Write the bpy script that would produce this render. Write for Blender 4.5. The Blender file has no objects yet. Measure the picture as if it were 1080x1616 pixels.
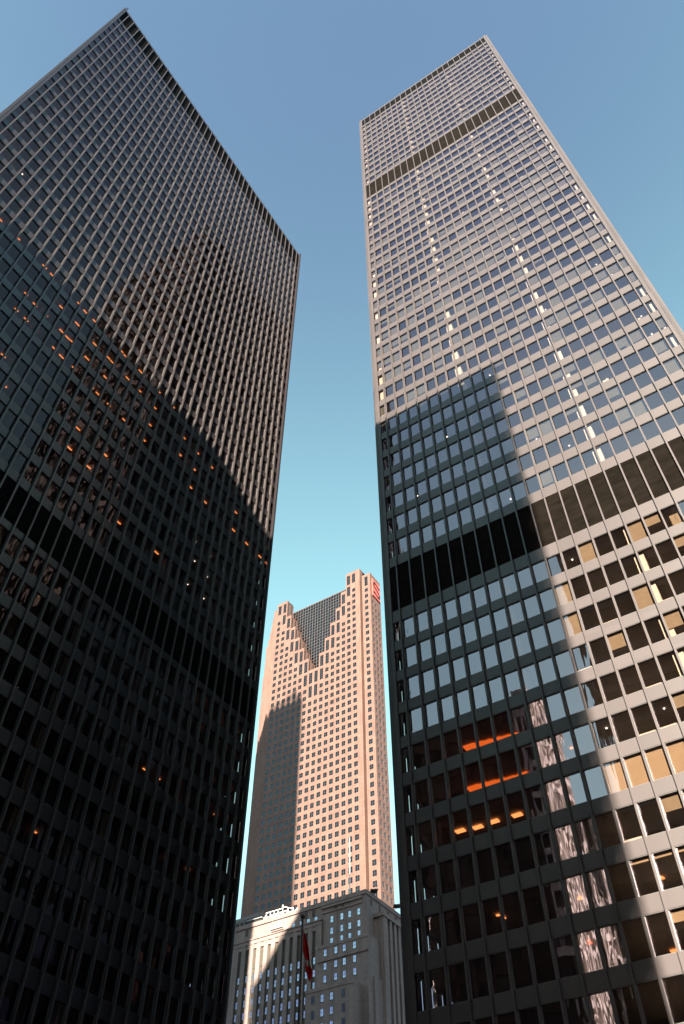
import bpy, math, random
from mathutils import Vector, Matrix
random.seed(11)
R_ = math.radians
scene = bpy.context.scene
COL = scene.collection
EYE = 1.6

# ------------------------------------------------------------------ camera
F_PX, W_PX, H_PX = 1298.406, 1080.0, 1616.0
PITCH, ROLL, YAW = 0.8711, 0.00216, -0.57731
def cam_axes():
    cp, sp = math.cos(PITCH), math.sin(PITCH)
    fw = Vector((math.sin(YAW)*cp, math.cos(YAW)*cp, sp))
    rt = Vector((math.cos(YAW), -math.sin(YAW), 0))
    up = rt.cross(fw)
    c, s = math.cos(ROLL), math.sin(ROLL)
    return c*rt + s*up, -s*rt + c*up, fw
RT, UP, FW = cam_axes()
cd = bpy.data.cameras.new('camera'); cam = bpy.data.objects.new('camera', cd); COL.objects.link(cam)
cd.sensor_fit = 'VERTICAL'; cd.sensor_height = 24.0; cd.lens = 24.0*F_PX/H_PX
cd.clip_start = 0.1; cd.clip_end = 9000
M4 = Matrix((RT, UP, -FW)).transposed().to_4x4(); M4.translation = Vector((0, 0, EYE))
cam.matrix_world = M4
scene.camera = cam
def project(P):
    d = Vector(P) - Vector((0, 0, EYE)); w = d.dot(FW)
    if w <= 0.5: return None
    return (540 + F_PX*d.dot(RT)/w, 808 - F_PX*d.dot(UP)/w)
def ray(px, py):
    return (FW*F_PX + RT*(px-540) - UP*(py-808)).normalized()

# ------------------------------------------------------------------ tagging
def tag(o, label=None, cat=None, group=None, kind=None):
    if label: o['label'] = label
    if cat: o['category'] = cat
    if group: o['group'] = group
    if kind: o['kind'] = kind
    return o
def empty(name, loc, label, cat, group=None):
    o = bpy.data.objects.new(name, None); COL.objects.link(o); o.location = loc
    o.empty_display_size = 1.0
    return tag(o, label, cat, group)

class MB:
    """collects faces, links them as ONE mesh object"""
    def __init__(s): s.v = []; s.f = []; s.m = []; s.uv = []; s.uv2 = []; s.has = False
    def quad(s, a, b, c, d, mi=0, uv=None, r=None):
        n = len(s.v); s.v += [tuple(a), tuple(b), tuple(c), tuple(d)]; s.f.append((n, n+1, n+2, n+3)); s.m.append(mi)
        s.uv += uv if uv else [(0, 0), (1, 0), (1, 1), (0, 1)]
        s.uv2 += [r or (0.5, 0.5)]*4
    def poly(s, pts, mi=0):
        n = len(s.v); s.v += [tuple(p) for p in pts]; s.f.append(tuple(range(n, n+len(pts)))); s.m.append(mi)
        s.uv += [(0, 0)]*len(pts); s.uv2 += [(0.5, 0.5)]*len(pts)
    def box(s, x0, x1, y0, y1, z0, z1, mi=0, fr=None):
        """axis box; fr = function mapping local (u,n,z) to world"""
        P = [(x, y, z) for z in (z0, z1) for (x, y) in ((x0, y0), (x1, y0), (x1, y1), (x0, y1))]
        flip = False
        if fr:
            flip = fr.flip; P = [fr(*p) for p in P]
        for q in ((0, 3, 2, 1), (4, 5, 6, 7), (0, 1, 5, 4), (1, 2, 6, 5), (2, 3, 7, 6), (3, 0, 4, 7)):
            q = tuple(reversed(q)) if flip else q
            s.quad(*[P[i] for i in q], mi=mi)
    def tube(s, a, b, r0, r1=None, n=8, mi=0):
        r1 = r0 if r1 is None else r1
        a = Vector(a); b = Vector(b); d = (b-a).normalized()
        t = d.orthogonal().normalized(); w = d.cross(t)
        A = [a + (t*math.cos(2*math.pi*i/n) + w*math.sin(2*math.pi*i/n))*r0 for i in range(n)]
        B = [b + (t*math.cos(2*math.pi*i/n) + w*math.sin(2*math.pi*i/n))*r1 for i in range(n)]
        for i in range(n):
            j = (i+1) % n; s.quad(A[i], A[j], B[j], B[i], mi=mi)
        s.poly(list(reversed(A)), mi); s.poly(B, mi)
    def build(s, name, mats, parent=None, kind=None, uv=False, smooth=False):
        me = bpy.data.meshes.new(name)
        if parent is not None:
            L = parent
            off = Vector((0, 0, 0))
            while L is not None: off += L.location; L = L.parent
            vs = [(x-off.x, y-off.y, z-off.z) for (x, y, z) in s.v]
        else: vs = s.v
        me.from_pydata(vs, [], s.f)
        if not isinstance(mats, (list, tuple)): mats = [mats]
        for m in mats: me.materials.append(m)
        me.polygons.foreach_set('material_index', s.m)
        if uv:
            l = me.uv_layers.new(name='UVMap'); l.data.foreach_set('uv', [c for t in s.uv for c in t])
            l2 = me.uv_layers.new(name='Rand'); l2.data.foreach_set('uv', [c for t in s.uv2 for c in t])
        if smooth: me.polygons.foreach_set('use_smooth', [True]*len(s.f))
        me.update()
        o = bpy.data.objects.new(name, me); COL.objects.link(o)
        if parent is not None: o.parent = parent
        if kind: o['kind'] = kind
        return o

class Frame:
    """facade frame: u along the wall, n outward, z up"""
    def __init__(s, ox, oy, ux, uy):
        s.ox, s.oy, s.ux, s.uy = ox, oy, ux, uy
        s.nx, s.ny = uy, -ux           # outward = right of travel direction
        s.flip = True
    def __call__(s, u, n, z):
        return (s.ox + s.ux*u + s.nx*n, s.oy + s.uy*u + s.ny*n, z)

# ------------------------------------------------------------------ materials
def new_mat(name):
    m = bpy.data.materials.new(name); m.use_nodes = True
    nt = m.node_tree; nt.nodes.clear()
    out = nt.nodes.new('ShaderNodeOutputMaterial')
    return m, nt, out
def N(nt, t, **kw):
    n = nt.nodes.new(t)
    for k, v in kw.items(): setattr(n, k, v)
    return n
def principled(name, col, rough=0.6, var=0.1, scale=1.0, metal=0.0, spec=0.5, bump=0.0, bscale=20.0, stretch=(1, 1, 1)):
    m, nt, out = new_mat(name)
    b = N(nt, 'ShaderNodeBsdfPrincipled'); nt.links.new(b.outputs[0], out.inputs[0])
    b.inputs['Roughness'].default_value = rough; b.inputs['Metallic'].default_value = metal
    b.inputs['Specular IOR Level'].default_value = spec
    tc = N(nt, 'ShaderNodeTexCoord'); mp = N(nt, 'ShaderNodeMapping'); mp.inputs['Scale'].default_value = stretch
    nt.links.new(tc.outputs['Object'], mp.inputs[0])
    nz = N(nt, 'ShaderNodeTexNoise'); nz.inputs['Scale'].default_value = scale; nz.inputs['Detail'].default_value = 6
    nt.links.new(mp.outputs[0], nz.inputs['Vector'])
    r = N(nt, 'ShaderNodeMapRange'); r.inputs['From Min'].default_value = 0.3; r.inputs['From Max'].default_value = 0.7
    r.inputs['To Min'].default_value = 1-var; r.inputs['To Max'].default_value = 1+var
    nt.links.new(nz.outputs['Fac'], r.inputs['Value'])
    mx = N(nt, 'ShaderNodeVectorMath', operation='SCALE'); mx.inputs[0].default_value = col
    nt.links.new(r.outputs[0], mx.inputs['Scale'])
    nt.links.new(mx.outputs[0], b.inputs['Base Color'])
    if bump:
        n2 = N(nt, 'ShaderNodeTexNoise'); n2.inputs['Scale'].default_value = bscale; nt.links.new(tc.outputs['Object'], n2.inputs['Vector'])
        bp = N(nt, 'ShaderNodeBump'); bp.inputs['Strength'].default_value = bump; bp.inputs['Distance'].default_value = 0.02
        nt.links.new(n2.outputs['Fac'], bp.inputs['Height']); nt.links.new(bp.outputs[0], b.inputs['Normal'])
    return m, nt, b, mx, tc

def steel_mat(name, col, rough=0.42):
    """satin painted steel, slightly different from one panel to the next"""
    m, nt, b, mx, tc = principled(name, col, rough, 0.07, 0.35, spec=0.55, stretch=(1, 1, 0.25))
    # per-panel tone
    sn = N(nt, 'ShaderNodeVectorMath', operation='SNAP'); sn.inputs[1].default_value = (1.524, 1.524, 3.9)
    nt.links.new(tc.outputs['Object'], sn.inputs[0])
    wn = N(nt, 'ShaderNodeTexWhiteNoise'); nt.links.new(sn.outputs[0], wn.inputs['Vector'])
    r = N(nt, 'ShaderNodeMapRange'); r.inputs['To Min'].default_value = 0.90; r.inputs['To Max'].default_value = 1.10
    nt.links.new(wn.outputs['Value'], r.inputs['Value'])
    v = N(nt, 'ShaderNodeVectorMath', operation='SCALE'); nt.links.new(mx.outputs[0], v.inputs[0]); nt.links.new(r.outputs[0], v.inputs['Scale'])
    nt.links.new(v.outputs[0], b.inputs['Base Color'])
    return m

def glass_mat(name, tint, refl, bow=0.004, wob=0.004, tilt=0.003, rough=0.0, rcol=(0.86, 0.88, 1.0)):
    """tinted float glass: part see-through, part mirror, every pane a little bowed and tilted"""
    m, nt, out = new_mat(name)
    tr = N(nt, 'ShaderNodeBsdfTransparent'); tr.inputs[0].default_value = (*tint, 1)
    gl = N(nt, 'ShaderNodeBsdfGlossy'); gl.inputs['Roughness'].default_value = rough; gl.inputs['Color'].default_value = (*rcol, 1)
    uv = N(nt, 'ShaderNodeUVMap', uv_map='UVMap'); rd = N(nt, 'ShaderNodeUVMap', uv_map='Rand')
    s = N(nt, 'ShaderNodeSeparateXYZ'); nt.links.new(uv.outputs[0], s.inputs[0])
    r = N(nt, 'ShaderNodeSeparateXYZ'); nt.links.new(rd.outputs[0], r.inputs[0])
    def math_(op, a, b=None):
        n = N(nt, 'ShaderNodeMath', operation=op)
        for i, x in enumerate((a, b)):
            if x is None: continue
            if isinstance(x, (int, float)): n.inputs[i].default_value = x
            else: nt.links.new(x, n.inputs[i])
        return n.outputs[0]
    cu = math_('SUBTRACT', s.outputs[0], 0.5); cv = math_('SUBTRACT', s.outputs[1], 0.5)
    pil = math_('ADD', math_('MULTIPLY', cu, cu), math_('MULTIPLY', math_('MULTIPLY', cv, cv), 0.7))
    amp = math_('MULTIPLY', math_('ADD', r.outputs[0], 0.15), bow*4)
    h = math_('MULTIPLY', pil, amp)
    h = math_('ADD', h, math_('MULTIPLY', cu, math_('MULTIPLY', math_('SUBTRACT', r.outputs[1], 0.5), tilt*2)))
    h = math_('ADD', h, math_('MULTIPLY', cv, math_('MULTIPLY', math_('SUBTRACT', r.outputs[0], 0.5), tilt*2)))
    tc = N(nt, 'ShaderNodeTexCoord'); mp = N(nt, 'ShaderNodeMapping'); mp.inputs['Scale'].default_value = (1.2, 1.2, 0.22)
    nt.links.new(tc.outputs['Object'], mp.inputs[0])
    nz = N(nt, 'ShaderNodeTexNoise'); nz.inputs['Scale'].default_value = 1.1; nz.inputs['Detail'].default_value = 1.5
    nt.links.new(mp.outputs[0], nz.inputs['Vector'])
    h = math_('ADD', h, math_('MULTIPLY', nz.outputs['Fac'], wob*2))
    bp = N(nt, 'ShaderNodeBump'); bp.inputs['Distance'].default_value = 1.0; bp.inputs['Strength'].default_value = 1.0
    nt.links.new(h, bp.inputs['Height']); nt.links.new(bp.outputs[0], gl.inputs['Normal'])
    fr = N(nt, 'ShaderNodeFresnel'); fr.inputs['IOR'].default_value = 1.5
    fac = math_('ADD', math_('MULTIPLY', fr.outputs[0], 1.0-refl), refl)
    mx = N(nt, 'ShaderNodeMixShader'); nt.links.new(fac, mx.inputs[0]); nt.links.new(tr.outputs[0], mx.inputs[1]); nt.links.new(gl.outputs[0], mx.inputs[2])
    nt.links.new(mx.outputs[0], out.inputs[0])
    return m

def emit_mat(name, col, strength):
    m, nt, out = new_mat(name)
    e = N(nt, 'ShaderNodeEmission'); e.inputs[0].default_value = (*col, 1); e.inputs[1].default_value = strength
    nt.links.new(e.outputs[0], out.inputs[0]); return m

def louvre_mat(name, col):
    m, nt, b, mx, tc = principled(name, col, 0.7, 0.35, 0.5, spec=0.02, stretch=(1, 1, 3))
    w = N(nt, 'ShaderNodeTexWave', wave_type='BANDS', bands_direction='Z'); w.inputs['Scale'].default_value = 2.2
    nt.links.new(tc.outputs['Object'], w.inputs['Vector'])
    bp = N(nt, 'ShaderNodeBump'); bp.inputs['Strength'].default_value = 0.8; bp.inputs['Distance'].default_value = 0.04
    nt.links.new(w.outputs['Fac'], bp.inputs['Height']); nt.links.new(bp.outputs[0], b.inputs['Normal'])
    return m

def stone_mat(name, col, bw, bh, rough=0.75, joint=0.72, var=0.1, jw=0.03, spec=0.3):
    """stone cladding with real-size joints on both facade directions"""
    m, nt, b, mx, tc = principled(name, col, rough, var*1.6, 0.5, spec=spec, bump=0.15, bscale=6, stretch=(1, 1, 0.16))
    s = N(nt, 'ShaderNodeSeparateXYZ'); nt.links.new(tc.outputs['Object'], s.inputs[0])
    def M(op, a, b2=None, c=None):
        n = N(nt, 'ShaderNodeMath', operation=op)
        for i, x in enumerate((a, b2, c)):
            if x is None: continue
            if isinstance(x, (int, float)): n.inputs[i].default_value = x
            else: nt.links.new(x, n.inputs[i])
        return n.outputs[0]
    xy = M('ADD', s.outputs[0], s.outputs[1])
    ju = M('LESS_THAN', M('FRACT', M('DIVIDE', xy, bw)), jw/bw)
    jz = M('LESS_THAN', M('FRACT', M('DIVIDE', s.outputs[2], bh)), jw/bh)
    j = M('MAXIMUM', ju, jz)
    k = M('SUBTRACT', 1.0, M('MULTIPLY', j, 1-joint))
    sn = N(nt, 'ShaderNodeVectorMath', operation='SNAP'); sn.inputs[1].default_value = (bw, bw, bh)
    nt.links.new(tc.outputs['Object'], sn.inputs[0])
    wn = N(nt, 'ShaderNodeTexWhiteNoise'); nt.links.new(sn.outputs[0], wn.inputs['Vector'])
    k = M('MULTIPLY', k, M('ADD', 0.93, M('MULTIPLY', wn.outputs['Value'], 0.14)))
    v = N(nt, 'ShaderNodeVectorMath', operation='SCALE'); nt.links.new(mx.outputs[0], v.inputs[0]); nt.links.new(k, v.inputs['Scale'])
    nt.links.new(v.outputs[0], b.inputs['Base Color'])
    return m

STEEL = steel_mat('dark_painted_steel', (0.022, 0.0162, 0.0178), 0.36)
RIBS = steel_mat('rib_steel_sunlit_tone', (0.055, 0.044, 0.043), 0.33)  # lighter copy of the left tower's steel, sunlit brightness put into the colour
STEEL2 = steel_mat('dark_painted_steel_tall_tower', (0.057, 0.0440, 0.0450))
FRAME = principled('window_frame_metal', (0.10, 0.095, 0.095), 0.4, 0.05)[0]
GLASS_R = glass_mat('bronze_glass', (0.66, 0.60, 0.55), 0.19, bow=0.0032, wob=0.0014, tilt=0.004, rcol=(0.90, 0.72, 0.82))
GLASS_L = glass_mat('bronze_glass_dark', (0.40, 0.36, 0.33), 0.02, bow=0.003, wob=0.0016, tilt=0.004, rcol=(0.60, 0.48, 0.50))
LOUV = louvre_mat('louvre_black', (0.004, 0.004, 0.004))
LOUVB = louvre_mat('louvre_brown', (0.0075, 0.0058, 0.0045))
CEIL = principled('office_ceiling', (0.30, 0.27, 0.24), 0.9, 0.05)[0]
CORE = principled('core_wall', (0.06, 0.05, 0.045), 0.9, 0.3, 0.4)[0]
WHITECOL = principled('white_interior_column', (0.82, 0.78, 0.72), 0.7, 0.03)[0]
BLIND = principled('grey_green_blind', (0.105, 0.115, 0.105), 0.8, 0.06, 2)[0]
BLINDB = principled('brown_blind', (0.30, 0.235, 0.165), 0.8, 0.08, 2)[0]
BLINDW = principled('cream_blind', (0.42, 0.31, 0.205), 0.8, 0.05, 0.8)[0]
CURT = principled('striped_curtain', (0.35, 0.28, 0.2), 0.8, 0.5, 5, stretch=(6, 6, 0.2))[0]
ORANGE = emit_mat('orange_ceiling_light', (1.0, 0.33, 0.10), 0.6)
ORANGEDIM = emit_mat('orange_ceiling_glow', (1.0, 0.16, 0.02), 0.30)
WARM = emit_mat('warm_downlight', (1.0, 0.92, 0.8), 1.4)
BLUEL = emit_mat('pale_blue_lamp', (0.45, 0.6, 0.9), 0.35)

# ------------------------------------------------------------------ world and sun
AZ, EL = 20.75, 23.7
world = bpy.data.worlds.new('World'); scene.world = world; world.use_nodes = True
wn = world.node_tree; wn.nodes.clear()
wo = wn.nodes.new('ShaderNodeOutputWorld'); bg = wn.nodes.new('ShaderNodeBackground')
sky = wn.nodes.new('ShaderNodeTexSky'); sky.sky_type = 'NISHITA'; sky.sun_disc = False
sky.sun_elevation = R_(EL); sky.sun_rotation = R_(180-AZ)
sky.air_density = 1.2; sky.dust_density = 0.4; sky.ozone_density = 1.6; sky.altitude = 80
tint = wn.nodes.new('ShaderNodeVectorMath'); tint.operation = 'MULTIPLY'; wtc = wn.nodes.new('ShaderNodeTexCoord'); wsp = wn.nodes.new('ShaderNodeSeparateXYZ'); wn.links.new(wtc.outputs['Generated'], wsp.inputs[0])
wmr = wn.nodes.new('ShaderNodeMapRange'); wmr.interpolation_type = 'SMOOTHSTEP'
wmr.inputs['From Min'].default_value = 0.66; wmr.inputs['From Max'].default_value = 1.03
wn.links.new(wsp.outputs[2], wmr.inputs['Value'])
wmx = wn.nodes.new('ShaderNodeMix'); wmx.data_type = 'RGBA'
wmx.inputs[6].default_value = (1.95, 2.25, 1.50, 1); wmx.inputs[7].default_value = (1.18, 1.21, 1.13, 1)
wn.links.new(wmr.outputs[0], wmx.inputs[0])
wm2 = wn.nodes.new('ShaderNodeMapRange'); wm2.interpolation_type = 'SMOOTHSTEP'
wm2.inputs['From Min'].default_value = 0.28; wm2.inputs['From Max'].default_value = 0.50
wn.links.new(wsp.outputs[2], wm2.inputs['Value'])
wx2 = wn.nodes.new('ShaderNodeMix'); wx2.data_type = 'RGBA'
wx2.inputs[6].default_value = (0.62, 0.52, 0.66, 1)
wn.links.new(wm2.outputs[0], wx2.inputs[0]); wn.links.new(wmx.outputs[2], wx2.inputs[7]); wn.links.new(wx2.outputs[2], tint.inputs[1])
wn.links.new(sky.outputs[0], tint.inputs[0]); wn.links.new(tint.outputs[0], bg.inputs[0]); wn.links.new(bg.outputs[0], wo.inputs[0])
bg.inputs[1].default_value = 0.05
sd = bpy.data.lights.new('sun', 'SUN'); sd.energy = 5.0; sd.angle = R_(0.6); sd.color = (1.0, 0.895, 0.73)
sun = bpy.data.objects.new('sun', sd); COL.objects.link(sun)
tosun = Vector((math.sin(R_(AZ))*math.cos(R_(EL)), -math.cos(R_(AZ))*math.cos(R_(EL)), math.sin(R_(EL))))
sun.rotation_euler = tosun.to_track_quat('Z', 'Y').to_euler()
scene.view_settings.view_transform = 'Standard'; scene.view_settings.look = 'None'
scene.view_settings.exposure = 2.3; scene.view_settings.gamma = 1.0

# ------------------------------------------------------------------ ground
g = MB(); g.quad((-3000, -3000, -0.15), (3000, -3000, -0.15), (3000, 3000, -0.15), (-3000, 3000, -0.15))
tag(g.build('road', principled('asphalt', (0.05, 0.05, 0.052), 0.85, 0.2, 0.5)[0]), kind='structure')
g = MB(); g.box(-110, 40, -75, 175, -0.5, 0.0)
tag(g.build('plaza', stone_mat('grey_granite_paving', (0.13, 0.125, 0.12), 1.5, 1.5)), kind='structure')

BAY = 1.524
# ------------------------------------------------------------------ curtain wall towers
def curtain_tower(name, label, x0, y0, nx, ny, BAY, ztop, windows, louvres, main, steel, glass, sill, tall, cols_every, group=None):
    """x0,y0 = corner with smallest x and y; windows = list of (z_bottom, z_top); louvres = list of (zb, zt, material)
    main = index of the facade that faces the camera (0 south, 1 east, 2 north, 3 west)"""
    x1, y1 = x0+nx*BAY, y0+ny*BAY
    root = empty(name, ((x0+x1)/2, (y0+y1)/2, 0), label, 'skyscraper', group)
    DSP, DGL = -0.27, -0.40                  # spandrel and glass planes behind the mullion fronts
    fr = [Frame(x0, y0, 1, 0), Frame(x1, y0, 0, 1), Frame(x1, y1, -1, 0), Frame(x0, y1, 0, -1)]
    nb = [nx, ny, nx, ny]
    zbase = 10.5
    # spandrel bands: one ring per floor, in the gaps between openings
    ops = sorted([(a, b) for a, b in windows] + [(a, b) for a, b, _ in louvres])
    gaps = []; z = zbase
    for a, b in ops:
        if a - z > 0.02: gaps.append((z, a))
        z = b
    gaps.append((z, ztop))
    d = -DSP
    for za, zb in gaps:
        s = MB(); e = 0.36
        # ring made of four butted strips
        s.box(x0+d, x1-d, y0+d, y0+d+e, za, zb); s.box(x0+d, x1-d, y1-d-e, y1-d, za, zb)
        s.box(x0+d, x0+d+e, y0+d+e, y1-d-e, za, zb); s.box(x1-d-e, x1-d, y0+d+e, y1-d-e, za, zb)
        s.build('spandrel_band', steel, root)
    # bottom flange plates under each spandrel read as a thin dark line
    # mullions
    rest = MB()
    order = [main] + [i for i in range(4) if i != main]
    count = 0
    for fi in order:
        F = fr[fi]
        for k in range(0, nb[fi]+1):
            vis = (fi == main)
            m = MB() if vis else rest
            u = k*BAY
            if k == 0: u += 0.075
            if k == nb[fi]: u -= 0.075
            hw = 0.075 if main == 0 else 0.092
            m.box(u-hw, u+hw, -0.022, 0.0, zbase, ztop-0.35, fr=F)
            m.box(u-0.012, u+0.012, DSP+0.001, -0.022, zbase, ztop-0.35, fr=F)
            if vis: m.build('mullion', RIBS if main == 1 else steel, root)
    rest.build('side_mullions', steel, root, kind='stuff')
    # corner column covers
    for (cx, cy, sx, sy) in ((x0, y0, 1, 1), (x1, y0, -1, 1), (x1, y1, -1, -1), (x0, y1, 1, -1)):
        c = MB()
        a, b = sorted((cx+sx*0.06-sx*0.36, cx+sx*0.16)); p, q = sorted((cy+sy*0.30, cy+sy*0.62))
        c.box(a, b, p, q, 0, ztop-0.1)
        a2, b2 = sorted((cx+sx*0.161, cx+sx*0.62)); p2, q2 = sorted((cy+sy*0.06-sy*0.36+sy*0.30, cy+sy*0.299))
        c.box(a2, b2, cy+sy*0.10 if sy > 0 else cy-0.269, cy+0.269 if sy > 0 else cy-sy*-0.10, 0, ztop-0.1)
        c.build('corner_column', steel, root)
    # louvre bands
    for za, zb, mat in louvres:
        l = MB(); e = 0.05; q = 0.31
        l.box(x0+q, x1-q, y0+q, y0+q+e, za, zb); l.box(x0+q, x1-q, y1-q-e, y1-q, za, zb)
        l.box(x0+q, x0+q+e, y0+q+e, y1-q-e, za, zb); l.box(x1-q-e, x1-q, y0+q+e, y1-q-e, za, zb)
        l.build('louvre_band', mat, root)
    # windows
    cand = []
    F = fr[main]
    for wi, (za, zb) in enumerate(windows):
        for k in range(nb[main]):
            P = [project(F(k*BAY+0.1, DGL, za)), project(F((k+1)*BAY-0.1, DGL, za)), project(F((k+1)*BAY-0.1, DGL, zb)), project(F(k*BAY+0.1, DGL, zb))]
            if any(p is None for p in P): continue
            ar = 0
            for i in range(4):
                a, b = P[i], P[(i+1) % 4]; ar += a[0]*b[1]-b[0]*a[1]
            cx = sum(p[0] for p in P)/4; cy = sum(p[1] for p in P)/4
            if 0 <= cx <= 1080 and 0 <= cy <= 1616: cand.append((abs(ar), wi, k))
    cand.sort(reverse=True)
    big = {(w, k) for _, w, k in cand[:100]}
    panes = MB(); frames = MB(); blinds = {}
    t = 0.045
    def frame_into(m, F, u0, u1, za, zb):
        n0, n1 = DGL-0.02, DSP-0.03
        m.box(u0, u0+t, n0, n1, za, zb, fr=F); m.box(u1-t, u1, n0, n1, za, zb, fr=F)
        m.box(u0+t, u1-t, n0, n1, za, za+t, fr=F); m.box(u0+t, u1-t, n0, n1, zb-t, zb, fr=F)
    for fi in range(4):
        F = fr[fi]
        for wi, (za, zb) in enumerate(windows):
            for k in range(nb[fi]):
                u0, u1 = k*BAY+0.012, (k+1)*BAY-0.012
                if k == 0: u0 += 0.25
                if k == nb[fi]-1: u1 -= 0.25
                r = (random.random(), random.random())
                P = [F(u0+t, DGL, za+t), F(u1-t, DGL, za+t), F(u1-t, DGL, zb-t), F(u0+t, DGL, zb-t)]
                U = [(0, 0), (1, 0), (1, 1), (0, 1)]
                one = fi == main and (wi, k) in big
                bl = sill(wi, k, za, zb) if fi == main else None
                if one:
                    m = MB(); frame_into(m, F, u0, u1, za, zb)
                    w = m.build('window', FRAME, root)
                    p = MB(); p.quad(*P, uv=U, r=r); p.build('pane', glass, w, uv=True)
                    if bl:
                        for bz0, bz1, bu0, bu1, bm in bl:
                            b = MB(); b.box(max(u0, k*BAY+bu0), min(u1, k*BAY+bu1), DGL-0.17, DGL-0.155, bz0, bz1, fr=F)
                            b.build('blind', bm, w)
                else:
                    panes.quad(*P, uv=U, r=r)
                    if fi == main: frame_into(frames, F, u0, u1, za, zb)
                    if bl:
                        for bz0, bz1, bu0, bu1, bm in bl:
                            b = blinds.setdefault(bm.name, (MB(), bm))[0]
                            b.box(max(u0, k*BAY+bu0), min(u1, k*BAY+bu1), DGL-0.17, DGL-0.155, bz0, bz1, fr=F)
    panes.build('window_panes', glass, root, kind='stuff', uv=True)
    frames.build('window_frames', FRAME, root, kind='stuff')
    for b, bm in blinds.values(): b.build('window_blinds', bm, root, kind='stuff')
    # floor slabs with ceilings, core, structural columns behind the glass
    i = 0.66
    sl = MB()
    for za, zb in gaps[:-1]:
        sl.box(x0+i, x1-i, y0+i, y1-i, za+0.03, zb-0.05)
    sl.box(x0+i, x1-i, y0+i, y1-i, gaps[-1][0]+0.03, ztop-0.6)
    sl.build('floor_slabs', CEIL, root, kind='stuff')
    c = MB(); c.box(x0+9.5, x1-9.5, y0+9.5, y1-9.5, 0, ztop+0.5); c.build('core', CORE, root)
    cm = MB()
    for fi in range(4):
        F = fr[fi]
        for k in range(cols_every[fi], nb[fi], cols_every[fi]):
            for za, zb in windows:
                cm.box(k*BAY-0.42, k*BAY+0.42, DGL-1.0, DGL-0.24, za-0.1, zb+0.1, fr=F)
        for k in (0, nb[fi]):
            uu = 0.62 if k == 0 else nb[fi]*BAY-1.1
            if fi % 2 == 0:
                for za, zb in windows:
                    if k == 0 and za < 92: continue
                    cm.box(uu, uu+0.48, DGL-0.9, DGL-0.24, za-0.1, zb+0.1, fr=F)
    cm.build('interior_columns', WHITECOL, root, kind='stuff')
    rf = MB(); rf.box(x0+0.7, x1-0.7, y0+0.7, y1-0.7, ztop-0.3, ztop-0.02); rf.build('roof_slab', steel, root)
    # lobby: recessed glass box and plaza columns
    lb = MB(); lb.box(x0+4, x1-4, y0+4, y1-4, 0, zbase-0.4); lb.build('lobby_glass_box', LOUVB, root)
    lc = MB()
    for fi in range(4):
        F = fr[fi]
        for k in range(0, nb[fi]+1, cols_every[fi]):
            lc.box(max(0.7, k*BAY-0.45), min(nb[fi]*BAY-0.7, k*BAY+0.45)+0.001, -1.6, -0.7, 0, zbase, fr=F)
    lc.build('plaza_columns', steel, root, kind='stuff')
    return root

# --- right-hand tower (tall)
pR = {}
zr1 = 233.969+EYE-7.9
PT = 3.71
ctr = [zr1-PT*k for k in range(12)]
zc = 233.969+EYE-5.739-3.907*11-12.761
ctr2 = [zc-3.947*k for k in range(28)]
zd = zc-3.947*27-11.805
ctr3 = [zd-3.593*k for k in range(12)]
def opn(cs, p, h=0.34): return [(c-h*p, c+h*p) for c in cs]
WR = opn(ctr, PT, .32)+opn(ctr2, 3.947, .33)+opn(ctr3, 3.593, .345)
ZR = 233.969+EYE
louR = [(ctr[0]+(.32+.34)*PT, ZR-0.75, LOUV),
        (ctr2[0]+(.33+.30)*3.947, ctr[-1]-(.32+.34)*3.907, LOUVB),
        (ctr3[0]+(.345+.42)*3.593, ctr2[-1]-(.33+.36)*3.947, LOUVB)]
rnd = random.Random(5)
row_style = [rnd.random() for _ in range(60)]
def sillR(wi, k, za, zb):
    h = zb-za; r = rnd.random(); out = []
    inset = 0.03
    if wi == 46 and k >= 11:            # row with cream blinds right down
        return [(za, zb, 0, BAY, BLINDW)]
    if wi == 48 and k >= 11: return [(zb-h*0.12, zb, 0, BAY, BLINDW)]
    if wi == 49 and k >= 12: return [(zb-h*0.30, zb, 0, BAY, BLINDW)]
    if wi >= 40:
        if k < 11: return None
        if r < 0.30: out = [(zb-h*rnd.choice((0.45, 0.6, 1.0, 1.0)), zb, 0, BAY, BLINDB)]
        elif r < 0.38: out = [(za, za+h*0.62, 0.5, BAY, CURT)]
        elif r < 0.46: out = [(za, za+h*0.12, 0.05, BAY-0.1, WHITECOL)]
        return out
    st = row_style[wi]
    p_full = 0.06+0.12*(st > 0.7); p_half = 0.16+0.3*(st < 0.35)
    if wi < 3 and k > 16 and wi == 0: return [(za, zb, 0, BAY, BLIND)]
    if wi in (1,) and k < 2: return [(za, zb, 0, BAY, BLIND)]
    if 19 <= wi and k < 24 and 29-k*0.25 > wi > 26-k*0.3: p_half += 0.35; p_full += 0.2
    if r < p_full: out.append((za, zb, 0, BAY, BLIND))
    elif r < p_full+p_half: out.append((zb-h*rnd.choice((0.3, 0.55, 0.7, 0.75)), zb, 0, BAY, BLIND))
    if rnd.random() < 0.03: out.append((za, za+h*rnd.uniform(0.15, 0.4), 0.2, rnd.uniform(0.4, 0.9), WHITECOL))
    return out
RX, RY = -29.302, 53.655
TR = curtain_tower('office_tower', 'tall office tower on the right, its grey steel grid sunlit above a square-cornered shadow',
                   RX-0.35, RY, 24, 48, BAY+0.35/24, ZR, WR, louR, 0, STEEL2, GLASS_R, sillR, True, [8, 6, 8, 6])

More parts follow.
